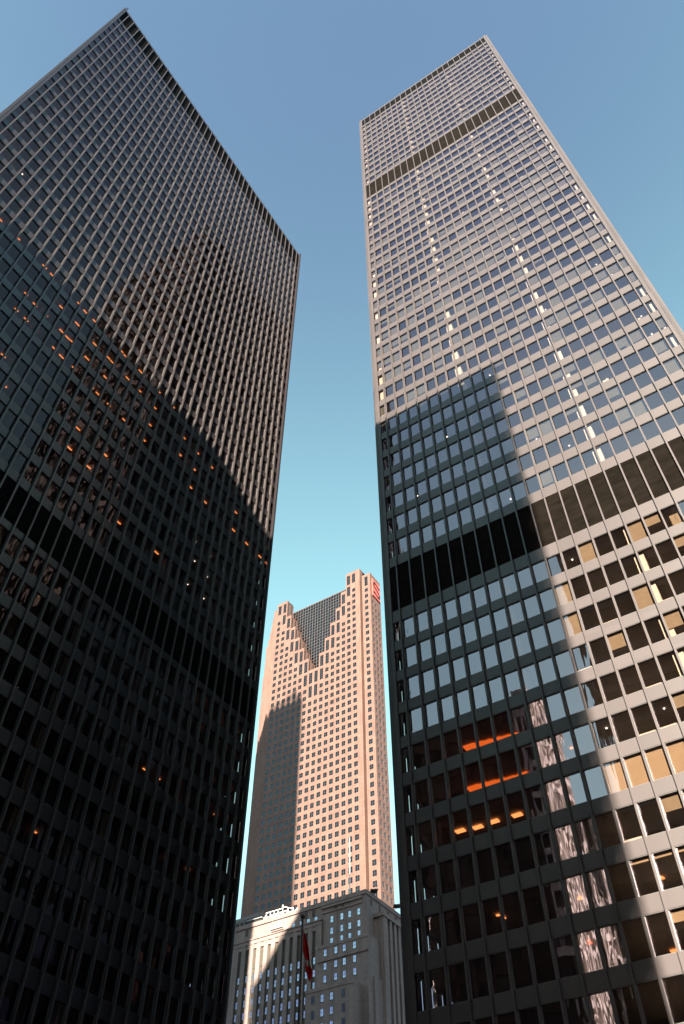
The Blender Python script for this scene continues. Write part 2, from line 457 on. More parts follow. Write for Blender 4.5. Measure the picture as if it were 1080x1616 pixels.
# --- left-hand tower
zt0 = 202.343+EYE-8.745       # centre of the spandrel under the top louvres
spL = [zt0-4.113*j for j in range(32)]
WL = [(spL[j+1]+0.66, spL[j]-0.66) for j in range(31)]
zl0 = 58.2+EYE
ctrl = [zl0-3.95*k for k in range(12)]
WL2 = opn(ctrl, 3.95, .335)
ZL = 202.343+EYE
louL = [(spL[0]+0.66, ZL-0.8, LOUV), (WL2[0][1]+0.9, spL[31]-0.66, LOUV)]
# the band below the second louvre belongs two storeys under the last upper spandrel
louL[1] = (min(louL[1][0], louL[1][1]-0.5), louL[1][1], LOUV)
def sillL(wi, k, za, zb):
    r = rnd.random()
    if r < 0.02: return [(zb-(zb-za)*rnd.choice((0.2, 0.35)), zb, 0, BAY, BLINDB)]
    return None
LX1, LY0 = -55.271, 0.409
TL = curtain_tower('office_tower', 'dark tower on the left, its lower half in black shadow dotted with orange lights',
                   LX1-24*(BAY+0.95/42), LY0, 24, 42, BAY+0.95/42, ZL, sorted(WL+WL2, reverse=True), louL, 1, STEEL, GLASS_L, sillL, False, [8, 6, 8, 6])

# --- lamps hung from the office ceilings, each found from where it shows behind the glass
def ceiling_of(z, wins):
    for a, b in wins:
        if a-1.35 <= z <= b+0.1: return b
    return None
def lamp_left(px, py, ln=0.9, wd=0.16, mat=ORANGE):
    d = ray(px, py); t = (LX1-0.45)/d.x; z = t*d.z+EYE
    zc = ceiling_of(z, WL+WL2)
    if zc is None: return
    zz = zc-0.05
    P = d*((zz-EYE)/d.z); x = P.x; y = P.y
    x = min(x, LX1-0.9); x = max(x, LX1-8.5)
    # keep the lamp on its own sight line, hung just under the ceiling
    s = x/d.x; y = s*d.y; zz = min(zz, s*d.z+EYE)
    m = MB(); m.box(x-wd/2, x+wd/2, y-ln/2, y+ln/2, zz-0.06, zz)
    m.build('ceiling_lamp', mat, TL)
c3 = [(0,165),(105,275),(200,380),(255,435),(295,480),(350,545),(390,590),(450,645),(485,690),(540,745),(575,790),(627,843),(690,912),(710,940),(780,1010),(800,1030),(905,1145),(985,1230),(1065,1310),
      (310,620),(350,665),(440,760),(500,830),(540,875),(615,950),(637,975),(705,1050),(727,1070),(795,1140),(880,1235),(960,1315),
      (150,590),(200,650),(260,705),(300,745),(350,800),(385,838),(410,860),(450,905),(495,955),(555,1015),(600,1063),
      (40,620),(95,680),(150,735),(205,790),(250,840),(310,900),(350,945),(420,1010),(460,1055),(520,1115),(555,1155),(620,1220),(655,1255),(706,1305),
      (20,940),(25,1108),(540,1300),(445,1355),(850,1330),(820,1420),(935,1415),(1045,1405)]
for i_, (a, b) in enumerate(c3):
    if i_ % 4 != 2: lamp_left(a/3.6, 300+b/3.6, (0.75, 0.55, 0.65)[i_ % 3], 0.12)
c4 = [(270,18),(408,43),(343,90),(314,170),(460,305),(607,422),(697,42),(765,35),(680,110),(752,98),(820,90),(738,168),(795,226),(860,210),(913,265),(905,335),(956,387),(1007,437)]
for i_, (a, b) in enumerate(c4):
    if i_ % 5 != 3: lamp_left(a/2.4545, 700+b/2.4545, 0.7, 0.14)
c5 = [(617,173),(676,211),(919,367),(148,438),(712,551),(800,600)]
for a, b in c5: lamp_left(a/2.7, 1150+b/2.7, 0.5, 0.12)
lamp_left(367, 1311, 0.55, 0.5, BLUEL)
for a, b in [(758,381),(755,455),(728,545),(816,436),(803,516),(790,600)]: lamp_left(a/2.4545, 700+b/2.4545, 0.10, 0.10, WARM)
for a, b in [(310,525),(358,582),(42,593),(80,618),(136,683),(193,746)]: lamp_left(a/2.25, b/2.25, 0.14, 0.14, WARM)

def lamp_right(px, py, ln=0.9, wd=0.3, mat=ORANGE, name='ceiling_lamp'):
    d = ray(px, py); t = (RY+0.45)/d.y; z = t*d.z+EYE
    zc = ceiling_of(z, WR)
    if zc is None: return
    zz = zc-0.05; s = (zz-EYE)/d.z
    y = min(max(s*d.y, RY+0.95), RY+8.0); s = y/d.y; x = s*d.x; zz = min(zz, s*d.z+EYE)
    m = MB(); m.box(x-ln/2, x+ln/2, y-wd/2, y+wd/2, zz-0.06, zz); m.build(name, mat, TR)
for a, b in [(470,485),(573,463),(667,430),(803,392)]: lamp_right(600+a/3.708, 1180+b/3.708, 0.8, 0.5)
for a, b in [(690,978),(725,995),(1120,0)]: lamp_right(600+a/3.708, 1180+b/3.708, 0.25, 0.2)
for x in (742, 755, 768, 783, 797, 810): lamp_right(x, 1178-(x-742)*0.24, 1.05, 0.7, ORANGEDIM)
for x in (748, 762, 776, 790, 805, 820): lamp_right(x, 1243-(x-748)*0.24, 1.05, 0.7, ORANGEDIM)
for a, b in [(345,880),(825,762),(905,1185),(1540,0)]: lamp_right(820+a/3.708, 1180+b/3.708, 0.5, 0.35)
for a, b in [(385,1140),(25,155)]: lamp_right(820+a/3.708, 1180+b/3.708, 0.8, 0.6, ORANGEDIM)
dots = []
for _ in range(64):
    k = rnd.randrange(2, 24); wi = rnd.choice(list(range(26, 40))*3+list(range(40, 50)))
    if k < 9 and wi > 40: continue
    za, zb = WR[wi]
    x = RX+(k+rnd.uniform(0.2, 0.8))*BAY; y = RY+rnd.uniform(1.4, 2.6)
    m = MB(); m.tube((x, y, zb-0.06), (x, y, zb-0.02), 0.07, n=8); m.build('downlight', WARM, TR)

# ------------------------------------------------------------------ granite tower with a stepped glass notch
S = 1.077
GRAN = stone_mat('rose_granite', (0.150, 0.087, 0.070), 3.19/2, 4.15/2, 0.6, 0.62, 0.10, 0.10)
SGLASS = glass_mat('grey_tower_glass', (0.10, 0.10, 0.11), 0.02, bow=0.01, wob=0.02, tilt=0.01)
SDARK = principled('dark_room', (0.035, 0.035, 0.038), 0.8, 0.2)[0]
SBLIND = principled('pinkish_blind', (0.21, 0.14, 0.12), 0.8, 0.2)[0]
SMULL = principled('pale_pink_mullion', (0.085, 0.07, 0.07), 0.5, 0.1)[0]
SIGNRED = principled('red_sign', (0.62, 0.12, 0.09), 0.4, 0.03)[0]
SIGNDARK = principled('dark_red_letter', (0.05, 0.008, 0.008), 0.4, 0.03)[0]
FP = 3.85*S
ST = empty('granite_tower', (-180, 280, 0), 'distant pink granite skyscraper with a stepped glass notch in its top', 'skyscraper')
YS = 262.0
CW = 2.97*S
colx = lambda k: (-151.6-2.97*k)*S                # column centre
zt = {0: 294.6, 1: 294.6, 2: 283.4, 3: 274.2, 4: 266.3, 5: 258.4, 6: 250.6, 7: 242.9, 8: 242.9, 9: 250.4, 10: 258.3, 11: 266.4, 12: 274.8, 13: 283.9, 14: 295.4, 15: 295.4}
zt = {k: v*S+EYE for k, v in zt.items()}
GD = 0.2      # reveal depth
wall = MB(); wins = []
def face_with_windows(mb, F, cols, z0, ztopf, winf, lim):
    """cols = list of (u0,u1); per column list of windows (zb,zt); window u from centre +- w/2"""
    for ci, (u0, u1) in enumerate(cols):
        uc = (u0+u1)/2; top = ztopf(ci); z = z0
        for (wb, wt, ww) in winf(ci):
            a, b = uc-ww/2, uc+ww/2
            mb.quad(F(u0, 0, z), F(u1, 0, z), F(u1, 0, wb), F(u0, 0, wb))
            mb.quad(F(u0, 0, wb), F(a, 0, wb), F(a, 0, wt), F(u0, 0, wt))
            mb.quad(F(b, 0, wb), F(u1, 0, wb), F(u1, 0, wt), F(b, 0, wt))
            mb.quad(F(a, 0, wb), F(b, 0, wb), F(b, -GD, wb), F(a, -GD, wb))
            mb.quad(F(a, -GD, wt), F(b, -GD, wt), F(b, 0, wt), F(a, 0, wt))
            mb.quad(F(a, 0, wb), F(a, -GD, wb), F(a, -GD, wt), F(a, 0, wt))
            mb.quad(F(b, -GD, wb), F(b, 0, wb), F(b, 0, wt), F(b, -GD, wt))
            wins.append((F, a, b, wb, wt)); z = wt
        mb.quad(F(u0, 0, z), F(u1, 0, z), F(u1, 0, top), F(u0, 0, top))
zrow0 = 223.9*S+EYE
def rows(top, zlow=60.0, tall=2):
    """windows from low to top: single windows, the top ones two storeys tall"""
    out = []; WH = 2.35
    tb = []
    zz = top-1.9
    for _ in range(tall):
        tb.append((zz-6.6, zz)); zz -= 8.3
    n = math.floor((zz-1.0-zrow0)/FP)
    c = zrow0+n*FP
    while c > zlow:
        out.append((c-WH/2, c+WH/2, 1.98)); c -= FP
    out.reverse()
    for a, b in reversed(tb): out.append((a, b, 1.98))
    return out
F0 = Frame((-197.9-0.2)*S, YS, 1, 0)
xl = (-198.0)*S
cols = [(colx(k)-CW/2-xl, colx(k)+CW/2-xl) for k in range(15, -1, -1)]
F0 = Frame(xl, YS, 1, 0)
cols[0] = (0.0, cols[0][1])
# keep window centres: the first column is a little wider
xr_main = -159.45
last = cols[-1]; 
face_with_windows(wall, F0, cols, 0, lambda ci: zt[15-ci], lambda ci: rows(zt[15-ci], tall=2 if 15-ci not in (0, 15) else 1), 0)
wall.quad(F0(last[1], 0, 0), (xr_main, YS, 0), (xr_main, YS, zt[0]), F0(last[1], 0, zt[0]))
# right strip and side
xs0, xs1 = -158.05, -153.15; zs = 288*S+EYE+0.6
F1 = Frame(xs0, YS, 1, 0)
face_with_windows(wall, F1, [(0, xs1-xs0)], 0, lambda ci: zs, lambda ci: rows(zs, tall=1), 0)
F2 = Frame(xs1, YS, 0, 1)
def side_rows(ci):
    return [(a-0.0, b, 1.5) for a, b, w in rows(zs-15.5-ci*1.0, tall=0)]
face_with_windows(wall, F2, [(0.6+i*2.95, 0.6+(i+1)*2.95) for i in range(3)], 0, lambda ci: zs, side_rows, 0)
wall.quad(F2(0, 0, 0), F2(0.6, 0, 0), F2(0.6, 0, zs), F2(0, 0, zs)); wall.quad(F2(9.45, 0, 0), F2(9.9, 0, 0), F2(9.9, 0, zs), F2(9.45, 0, zs))
# slot between main face and strip
wall.quad((xr_main, YS, 0), (xr_main, YS+3.0, 0), (xr_main, YS+3.0, zt[0]), (xr_main, YS, zt[0]))
wall.quad((xr_main, YS+3, 0), (xs0, YS+3, 0), (xs0, YS+3, zs-1), (xr_main, YS+3, zs-1))
wall.quad((xs0, YS+3, 0), (xs0, YS, 0), (xs0, YS, zs), (xs0, YS+3, zs))
# back body, tops
RD = 5.6
for k in range(16):
    a = colx(k)-CW/2; b = colx(k)+CW/2
    if k == 15: a = xl
    if k == 0: b = xr_main
    top = zt[k]
    wall.quad((a, YS, top), (b, YS, top), (b, YS+RD, top), (a, YS+RD, top))
# side faces of the steps with a tall window each
for k in range(15, 8, -1):
    lo = zt[k-1]; hi = zt[k]
    if hi-lo < 1: continue
    x = colx(k)+CW/2
    Fs = Frame(x, YS, 0, 1)
    face_with_windows(wall, Fs, [(0, 2.6), (2.6, 3.2), (3.2, RD)], lo, lambda ci: hi if ci == 0 else hi-0.6, lambda ci: [(lo+0.8, hi-1.6, 1.2)] if ci != 1 else [], 0)
for k in range(1, 7):
    lo = zt[k+1]; hi = zt[k]
    x = colx(k)-CW/2
    wall.quad((x, YS+RD, lo), (x, YS, lo), (x, YS, hi), (x, YS+RD, hi))
# body behind
xb1 = -160.5
wall.box(xl+1, -173.0, YS+9.9, YS+34, 0, 279*S)
wall.quad((xs0, YS, zs), (xs1, YS, zs), (xs1, YS+9.9, zs), (xs0, YS+9.9, zs))
wall.quad((xs1, YS+9.9, 0), (xr_main, YS+9.9, 0), (xr_main, YS+9.9, zs), (xs1, YS+9.9, zs))
wall.quad((xl, YS+RD, 0), (xl, YS, 0), (xl, YS, zt[15]), (xl, YS+RD, zt[15]))
wall.quad((xl+2*CW, YS+RD, 240*S), (xl, YS+RD, 240*S), (xl, YS+RD, zt[15]), (xl+2*CW, YS+RD, zt[15]))
wall.build('granite_wall', GRAN, ST)
# stepped ribs on the far left, each further back and lower
strips = [(-217.0, 264.0, 316.5), (-219.4, 266.2, 313.8), (-221.6, 268.3, 311.5), (-223.8, 270.2, 308.6), (-226.2, 272.2, 306.0), (-228.8, 274.2, 303.6), (-231.2, 277.0, 296.0), (-233.6, 279.4, 288.0)]
px_ = xl
for (x, y, z) in strips:
    s = MB(); s.box(x, px_-0.002, y, YS+34, 0, z+EYE); s.build('stepped_rib', GRAN, ST); px_ = x
# glass notch
gx0, gx1 = colx(13)-CW/2-CW, colx(1)+CW/2+0.2
zg = 290.3*S+EYE
gw = MB(); gw.box(gx0, gx1, YS+RD+0.3, YS+RD+0.8, 236*S, zg); gw.build('notch_glass', SGLASS, ST, uv=True)
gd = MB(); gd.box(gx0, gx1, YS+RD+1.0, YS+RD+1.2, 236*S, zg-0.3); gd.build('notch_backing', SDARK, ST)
gm = MB(); x = gx0
while x < gx1:
    gm.box(x-0.08, x+0.08, YS+RD+0.1, YS+RD+0.299, 238*S, zg); x += 1.66
z = zg
while z > 238*S:
    gm.box(gx0, gx1, YS+RD+0.16, YS+RD+0.298, z-0.2, z); z -= FP/2
gm.build('notch_grid', SMULL, ST)
cp = MB(); cp.box(gx0, gx1, YS+RD, YS+RD+1.4, zg, zg+0.5); cp.build('notch_coping', SMULL, ST)
# windows
wins2 = []
for (F, a, b, wb, wt) in wins:
    p = project(F((a+b)/2, 0, (wb+wt)/2))
    if p is None or wt < 95 and False: continue
    inview = p and 380 < p[0] < 640 and 880 < p[1] < 1460
    w_ = (b-a)*(wt-wb)/((Vector(F(a, 0, wb))-Vector((0, 0, 1.6))).length**2)*abs(Vector((F.nx, F.ny, 0)).dot(Vector(F(a, 0, wb)).normalized()))
    wins2.append((w_ if inview else 0, F, a, b, wb, wt))
wins2.sort(key=lambda t: -t[0])
restg = MB(); restf = MB(); restb = MB(); restd = MB()
def win_geo(g_, f_, b_, d_, F, a, b, wb, wt):
    r = (rnd.random(), rnd.random()); n = -GD+0.07
    g_.quad(F(a, n, wb), F(b, n, wb), F(b, n, wt), F(a, n, wt), uv=[(0, 0), (1, 0), (1, 1), (0, 1)], r=r)
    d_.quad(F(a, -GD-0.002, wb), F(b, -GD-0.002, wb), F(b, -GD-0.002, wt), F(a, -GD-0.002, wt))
    c = (a+b)/2; t = 0.06
    f_.box(c-t/2, c+t/2, n+0.002, n+0.06, wb, wt, fr=F); f_.box(a, a+t, n+0.002, n+0.06, wb, wt, fr=F); f_.box(b-t, b, n+0.002, n+0.06, wb, wt, fr=F)
    nrow = 2 if wt-wb < 3 else 5
    for i in range(nrow+1):
        z = wb+(wt-wb)*i/nrow; z0, z1 = max(wb, z-t/2), min(wt, z+t/2)
        for q0, q1 in ((a+t, c-t/2), (c+t/2, b-t)): f_.box(q0, q1, n+0.004, n+0.055, z0, z1, fr=F)
    q = rnd.random()
    if q < 0.34:
        h = 1.0 if q < 0.13 else rnd.choice((0.3, 0.5, 0.8))
        b_.quad(*[F(u, -GD+0.02, zz) for u, zz in ((a, wt-(wt-wb)*h), (b, wt-(wt-wb)*h), (b, wt), (a, wt))])
for i, (w_, F, a, b, wb, wt) in enumerate(wins2):
    if i < 100:
        f_ = MB(); g_ = MB(); b_ = MB(); d_ = MB()
        win_geo(g_, f_, b_, d_, F, a, b, wb, wt)
        w = f_.build('window', SMULL, ST); g_.build('pane', SGLASS, w, uv=True); d_.build('dark_room_behind', SDARK, w)
        if b_.v: b_.build('blind', SBLIND, w)
    else: win_geo(restg, restf, restb, restd, F, a, b, wb, wt)
restg.build('window_panes', SGLASS, ST, kind='stuff', uv=True); restf.build('window_frames', SMULL, ST, kind='stuff')
restb.build('window_blinds', SBLIND, ST, kind='stuff'); restd.build('window_backs', SDARK, ST, kind='stuff')
# red sign on the side face
sg = MB(); Fg = Frame(xs1, YS, 0, 1)
sg.box(1.7, 9.0, 0.02, 0.5, zs-15.0, zs-3.2, fr=Fg)
sign = sg.build('sign', SIGNRED, ST)
le = MB()
def stroke(pts, w=1.0):
    for (u0, z0), (u1, z1) in zip(pts, pts[1:]):
        du, dz = u1-u0, z1-z0; L = math.hypot(du, dz); nu, nz = -dz/L*w/2, du/L*w/2
        A = [(u0+nu, z0+nz), (u1+nu, z1+nz), (u1-nu, z1-nz), (u0-nu, z0-nz)]
        f = [Fg(u, 0.72, z) for u, z in A]; bk = [Fg(u, 0.502, z) for u, z in A]
        le.quad(*f)
        for i in range(4): le.quad(bk[i], bk[(i+1) % 4], f[(i+1) % 4], f[i])
zc_ = zs-9.1
stroke([(8.3, zc_+3.1), (7.7, zc_+2.6), (6.2, zc_+2.9), (4.4, zc_+3.9), (3.3, zc_+4.1), (2.6, zc_+3.4), (2.6, zc_+2.0), (3.2, zc_+1.0)])
stroke([(3.2, zc_+1.0), (4.6, zc_+0.4), (6.2, zc_-0.4), (7.4, zc_-1.2), (8.0, zc_-2.4), (7.8, zc_-3.6), (7.0, zc_-4.3), (5.8, zc_-4.1), (4.3, zc_-3.2), (2.8, zc_-2.9), (2.1, zc_-3.5)])
le.build('letter_s', SIGNDARK, sign)

# ------------------------------------------------------------------ limestone bank building
LIME = stone_mat('buff_limestone', (0.215, 0.166, 0.155), 1.6, 0.62, 0.85, 0.90, 0.10, 0.025)
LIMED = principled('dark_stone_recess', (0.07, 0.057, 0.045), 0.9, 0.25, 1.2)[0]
BGLASS = glass_mat('sky_blue_glass', (0.08, 0.09, 0.10), 0.62, bow=0.012, wob=0.01, tilt=0.02, rcol=(0.76, 0.80, 0.92))
BFR = principled('white_sash', (0.55, 0.55, 0.53), 0.5, 0.1)[0]
BFRD = principled('dark_sash', (0.05, 0.05, 0.05), 0.5, 0.1)[0]
B = 0.8; YB = 217.4
bank = empty('bank_building', (-156, 228, 0), 'old stepped limestone office block with pillared bays, low between the two black towers', 'building')
def bb(name, *boxes, mat=LIME, parent=None):
    m = MB()
    for b_ in boxes: m.box(*b_)
    return m.build(name, mat, parent or bank)
X0, X1 = -184.0, -133.0
ZT = 121.9
# main body set back behind the projecting bays
bb('main_block', (X0, X1, YB+0.9, YB+24, 0, ZT))
bb('parapet', (X0-0.1, X1+0.1, YB+0.55, YB+0.899, ZT-1.0, ZT+0.35), (X1+0.001, X1+0.3, YB+0.9, YB+24, ZT-1.0, ZT+0.35))
bank_wins = []
def bank_window(x, z, w, h, y, F=None, lit=True, u=None):
    F = F or Frame(0, y, 1, 0)
    u = x if u is None else u
    f = MB(); t = 0.09
    f.box(u-w/2-0.10, u-w/2, -0.02, 0.06, z-h/2-0.1, z+h/2+0.1, fr=F); f.box(u+w/2, u+w/2+0.10, -0.02, 0.06, z-h/2-0.1, z+h/2+0.1, fr=F)
    f.box(u-w/2, u+w/2, -0.02, 0.06, z+h/2, z+h/2+0.1, fr=F); f.box(u-w/2, u+w/2, -0.02, 0.12, z-h/2-0.1, z-h/2, fr=F)
    f.box(u-w/2, u+w/2, 0.014, 0.05, z-0.03, z+0.03, fr=F)
    f.box(u-0.02, u+0.02, 0.014, 0.045, z-h/2, z-0.03, fr=F); f.box(u-0.02, u+0.02, 0.014, 0.045, z+0.03, z+h/2, fr=F)
    ww = f.build('window', BFRD, bank)
    g_ = MB(); g_.quad(F(u-w/2, 0.012, z-h/2), F(u+w/2, 0.012, z-h/2), F(u+w/2, 0.012, z+h/2), F(u-w/2, 0.012, z+h/2), r=(rnd.random(), rnd.random()))
    g_.build('pane', BGLASS if lit else SGLASS, ww, uv=True)
# colonnade on the left: stone piers with deep channels between
ZC = 116.2
pc = [-174.6+i*2.87 for i in range(9)]      # channel centres
CWD = 1.35
piers = []
edges = [X0+0.2] + sum([[c-CWD/2, c+CWD/2] for c in [-180.6, -177.6]+pc], []) + [-148.9]
for i in range(0, len(edges), 2):
    a, b = edges[i], edges[i+1]
    piers.append((a, b))
for a, b in piers:
    bb('pier', (a, b, YB-0.05, YB+0.5, 0, ZC-1.2))
bb('cornice', (X0+0.1, -148.8, YB-0.15, YB+0.6, ZC-1.2, ZC), (X0, -148.6, YB-0.4, YB+0.5, ZC+0.001, ZC+0.35))
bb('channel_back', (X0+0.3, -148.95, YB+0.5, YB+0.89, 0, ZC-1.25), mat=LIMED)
for c in [-180.6, -177.6]+pc:
    for r_ in range(7):
        bank_window(c, 105.0-r_*3.52, 0.98, 1.95, YB+0.5)
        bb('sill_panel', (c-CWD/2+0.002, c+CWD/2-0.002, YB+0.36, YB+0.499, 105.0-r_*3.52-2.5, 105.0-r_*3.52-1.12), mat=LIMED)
    # capital at the channel head
    bb('channel_head', (c-CWD/2+0.003, c+CWD/2-0.003, YB+0.1, YB+0.498, ZC-2.6, ZC-1.25))
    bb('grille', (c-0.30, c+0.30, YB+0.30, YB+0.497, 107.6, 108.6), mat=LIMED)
# attic windows and carved grilles above the cornice
for i, c in enumerate(pc):
    if i >= 5: bank_window(c, ZC+1.3, 1.0, 1.5, YB+0.9)
for x in (-179.2, -155.5, -152.6, -144.2, -141.6):
    bb('carved_grille', (x-0.55, x+0.55, YB+0.80, YB+0.905, ZT-3.4, ZT-1.4), mat=LIMED)
bb('frieze', (-149.4, -134.4, YB+0.45, YB+0.899, ZT-2.0, ZT-1.25), (-149.4, -134.4, YB+0.6, YB+0.898, ZT-3.5, ZT-3.1))
# right section: four columns of windows, stepping forward as it goes down
xc4 = [-145.6, -141.9, -139.0, -135.7]
for x in xc4:
    for z in (116.1, 112.6, 109.5): bank_window(x, z, 0.95, 1.9, YB+0.9)
bb('rib', *[(x-0.12, x+0.12, YB+0.78, YB+0.9, 108.0, ZT-3.6) for x in (-143.6, -140.45, -137.3)])
T2 = YB-1.6
bb('step_block', (-149.0, -131.2, T2, YB+12, 0, 107.6), (-149.1, -131.1, T2-0.15, T2-0.001, 106.9, 107.8))
for x in (-146.0, -142.2, -139.2, -135.6):
    for z in (105.4, 101.6, 98.1): bank_window(x-0.2, z, 0.95, 1.9, T2)
bb('belt_course', (-149.1, -131.0, T2-0.35, T2-0.002, 103.0, 103.5))
bb('rib', *[(x-0.12, x+0.12, T2-0.13, T2-0.001, 90, 102.9) for x in (-144.0, -140.6, -137.4)])
T3 = YB-5.5
bb('wing', (-150.2, -133.6, T3, T2-0.001, 0, 94.3), (-150.3, -133.5, T3-0.15, T3-0.001, 93.6, 94.6))
for x in (-147.6, -144.4, -141.2, -137.2):
    for z in (91.5, 87.8, 84.2, 80.6): bank_window(x, z, 0.95, 1.9, T3, lit=x > -146 and x < -140)
bb('wing_end_block', (-131.9, -131.2+0.6, T2+2.5, YB+11, 0, 96.5))
# side face: projecting colonnade
FX = -129.6
bb('side_bay', (X1+0.002, FX-1.3, YB+5.5, YB+24, 0, ZC-1.2))
bb('side_cornice', (X1+0.001, FX+0.3, YB+4.8, YB+24.3, ZC-1.2, ZC))
yy = YB+5.2
i = 0
while yy < YB+24:
    wpi = 2.6 if i == 0 else 1.3
    bb('side_pier', (FX-1.29, FX, yy, yy+wpi, 0, ZC-1.2)); yy += wpi+1.35; i += 1
Fsd = Frame(FX-1.299, 0, 0, 1)
for yv in (YB+8.5, YB+11.15, YB+13.8, YB+16.45, YB+19.1, YB+21.7):
    for r_ in range(6): bank_window(0, 105-r_*3.52, 0.9, 1.9, 0, F=Fsd, u=yv, lit=False)
for yv in (YB+4.0, YB+9, YB+14, YB+19):
    m = MB(); m.box(X1+0.001, X1+0.08, yv-0.5, yv+0.5, ZT-3.6, ZT-1.6); m.build('side_grille', LIMED, bank)

# ------------------------------------------------------------------ things on the bank roof
DKM = principled('black_metal', (0.012, 0.012, 0.013), 0.5, 0.1)[0]
WHM = principled('white_metal', (0.75, 0.74, 0.72), 0.5, 0.05)[0]
GRM = principled('grey_metal', (0.30, 0.31, 0.32), 0.45, 0.1)[0]
def cleaning_rig(x, y, z, label):
    r = empty('cleaning_rig', (x, y, z), label, 'roof rig', 'dark davits on the bank roof edge')
    a = MB(); a.poly([(x-0.2, y-1.6, z+0.9), (x+1.7, y, z+1.15), (x+0.1, y+1.7, z+1.0), (x-1.5, y+0.1, z+0.8)])
    a.poly([(x-1.5, y+0.1, z+0.55), (x+0.1, y+1.7, z+0.7), (x+1.7, y, z+0.85), (x-0.2, y-1.6, z+0.6)])
    T = [(x-0.2, y-1.6, z+0.9), (x+1.7, y, z+1.15), (x+0.1, y+1.7, z+1.0), (x-1.5, y+0.1, z+0.8)]
    U = [(x-0.2, y-1.6, z+0.6), (x+1.7, y, z+0.85), (x+0.1, y+1.7, z+0.7), (x-1.5, y+0.1, z+0.55)]
    for i in range(4): a.quad(U[i], U[(i+1) % 4], T[(i+1) % 4], T[i])
    a.build('platform', DKM, r)
    p = MB(); p.tube((x, y, z), (x, y, z+0.62), 0.13); p.tube((x-0.8, y+0.5, z), (x-0.5, y+0.4, z+0.6), 0.08); p.build('support', DKM, r)
    b_ = MB(); b_.tube((x+0.2, y, z+1.0), (x+1.4, y+0.6, z+2.6), 0.06); b_.build('boom', GRM, r)
cleaning_rig(-132.4, YB+4.6, ZT+0.3, 'dark diamond shaped roof rig nearest the front corner of the bank roof')
cleaning_rig(-131.6, YB+17.5, ZT+0.3, 'dark diamond shaped roof rig further back along the side of the bank roof')
mx_ = empty('flagpole', (-140.1, YB+3.5, ZT), 'thin white pole standing on the bank roof in front of the pink tower', 'pole')
p = MB(); p.tube((-140.6, YB+3.5, ZT), (-140.6, YB+3.5, ZT+20.5), 0.17, 0.10); p.build('pole', WHM, mx_)
p = MB(); p.tube((-140.6, YB+3.5, ZT+20.5), (-140.6, YB+3.5, ZT+20.9), 0.18, 0.05); p.build('cap', WHM, mx_)
p = MB(); p.box(-141.2, -140.0, YB+2.9, YB+4.1, ZT, ZT+0.35); p.build('base', GRM, mx_)
rk = empty('roof_rack', (-167, YB+3, ZT), 'white steel lattice frame and ladders on the sunlit corner of the bank roof', 'steel frame')
m = MB()
def bar(a, b, r=0.11): m.tube(a, b, r, n=6)
y_ = YB+2.2
for x in (-172.6, -171.0, -169.4, -167.8, -166.0): bar((x, y_, ZT), (x, y_, ZT+3.0)); bar((x, y_+2.4, ZT), (x, y_+2.4, ZT+3.2))
bar((-172.8, y_, ZT+3.0), (-165.8, y_, ZT+3.0), 0.16); bar((-172.8, y_, ZT+1.6), (-165.8, y_, ZT+1.6)); bar((-172.8, y_+2.4, ZT+3.2), (-165.8, y_+2.4, ZT+3.2), 0.16)
bar((-166, y_, ZT+3.6), (-161.5, y_, ZT+1.8)); bar((-166, y_, ZT+1.6), (-163.5, y_, ZT)); bar((-163.8, y_, ZT), (-163.8, y_, ZT+2.7)); bar((-161.8, y_, ZT), (-161.8, y_, ZT+2.4)); bar((-160.2, y_, ZT), (-160.2, y_, ZT+1.8))
bar((-164.0, y_, ZT+1.2), (-160.0, y_, ZT+1.2)); bar((-173.8, y_, ZT+1.2), (-172.6, y_, ZT+2.4)); bar((-166.0, y_, ZT+3.0), (-166.0, y_, ZT+4.1), 0.2)
m.build('lattice', WHM, rk)
p = MB(); p.box(-170.9, -168.0, y_-0.3, y_-0.12, ZT+0.3, ZT+1.3); p.build('vent_panel', GRM, rk)
cu = empty('roof_unit', (-177, YB+3, ZT), 'low dark flat roofed unit at the left end of the bank roof', 'roof unit')
p = MB(); p.box(-179.6, -173.9, YB+1.3, YB+4.5, ZT+0.5, ZT+1.5); p.build('casing', DKM, cu)
p = MB(); p.box(-179.9, -173.5, YB+1.0, YB+5, ZT+1.501, ZT+1.75); p.build('lid', GRM, cu)
p = MB(); p.box(-179.2, -178.8, YB+1.6, YB+2, ZT, ZT+0.5); p.box(-174.6, -174.2, YB+1.6, YB+2, ZT, ZT+0.5); p.box(-176.9, -176.5, YB+1.6, YB+2, ZT, ZT+0.5); p.build('feet', DKM, cu)
ld = empty('window_cradle', (-167, YB, ZT), 'pale window cleaning cradle hanging on the sunlit wall of the bank', 'cradle')
m = MB()
for x in (-168.4, -164.2): m.tube((x, YB+0.3, ZT-3.6), (x, YB+0.3, ZT+0.2), 0.05, n=6)
m.build('cable', GRM, ld)
p = MB(); p.box(-168.6, -164.0, YB-0.5, YB+0.3, ZT-4.3, ZT-4.15); p.build('deck', GRM, ld)
p = MB(); 
for z in (ZT-3.7, ZT-3.1): p.tube((-168.6, YB-0.5, z), (-164, YB-0.5, z), 0.05, n=6)
for x in (-168.6, -167, -165.5, -164.0): p.tube((x, YB-0.5, ZT-4.2), (x, YB-0.5, ZT-3.1), 0.05, n=6)
p.build('railing', GRM, ld)

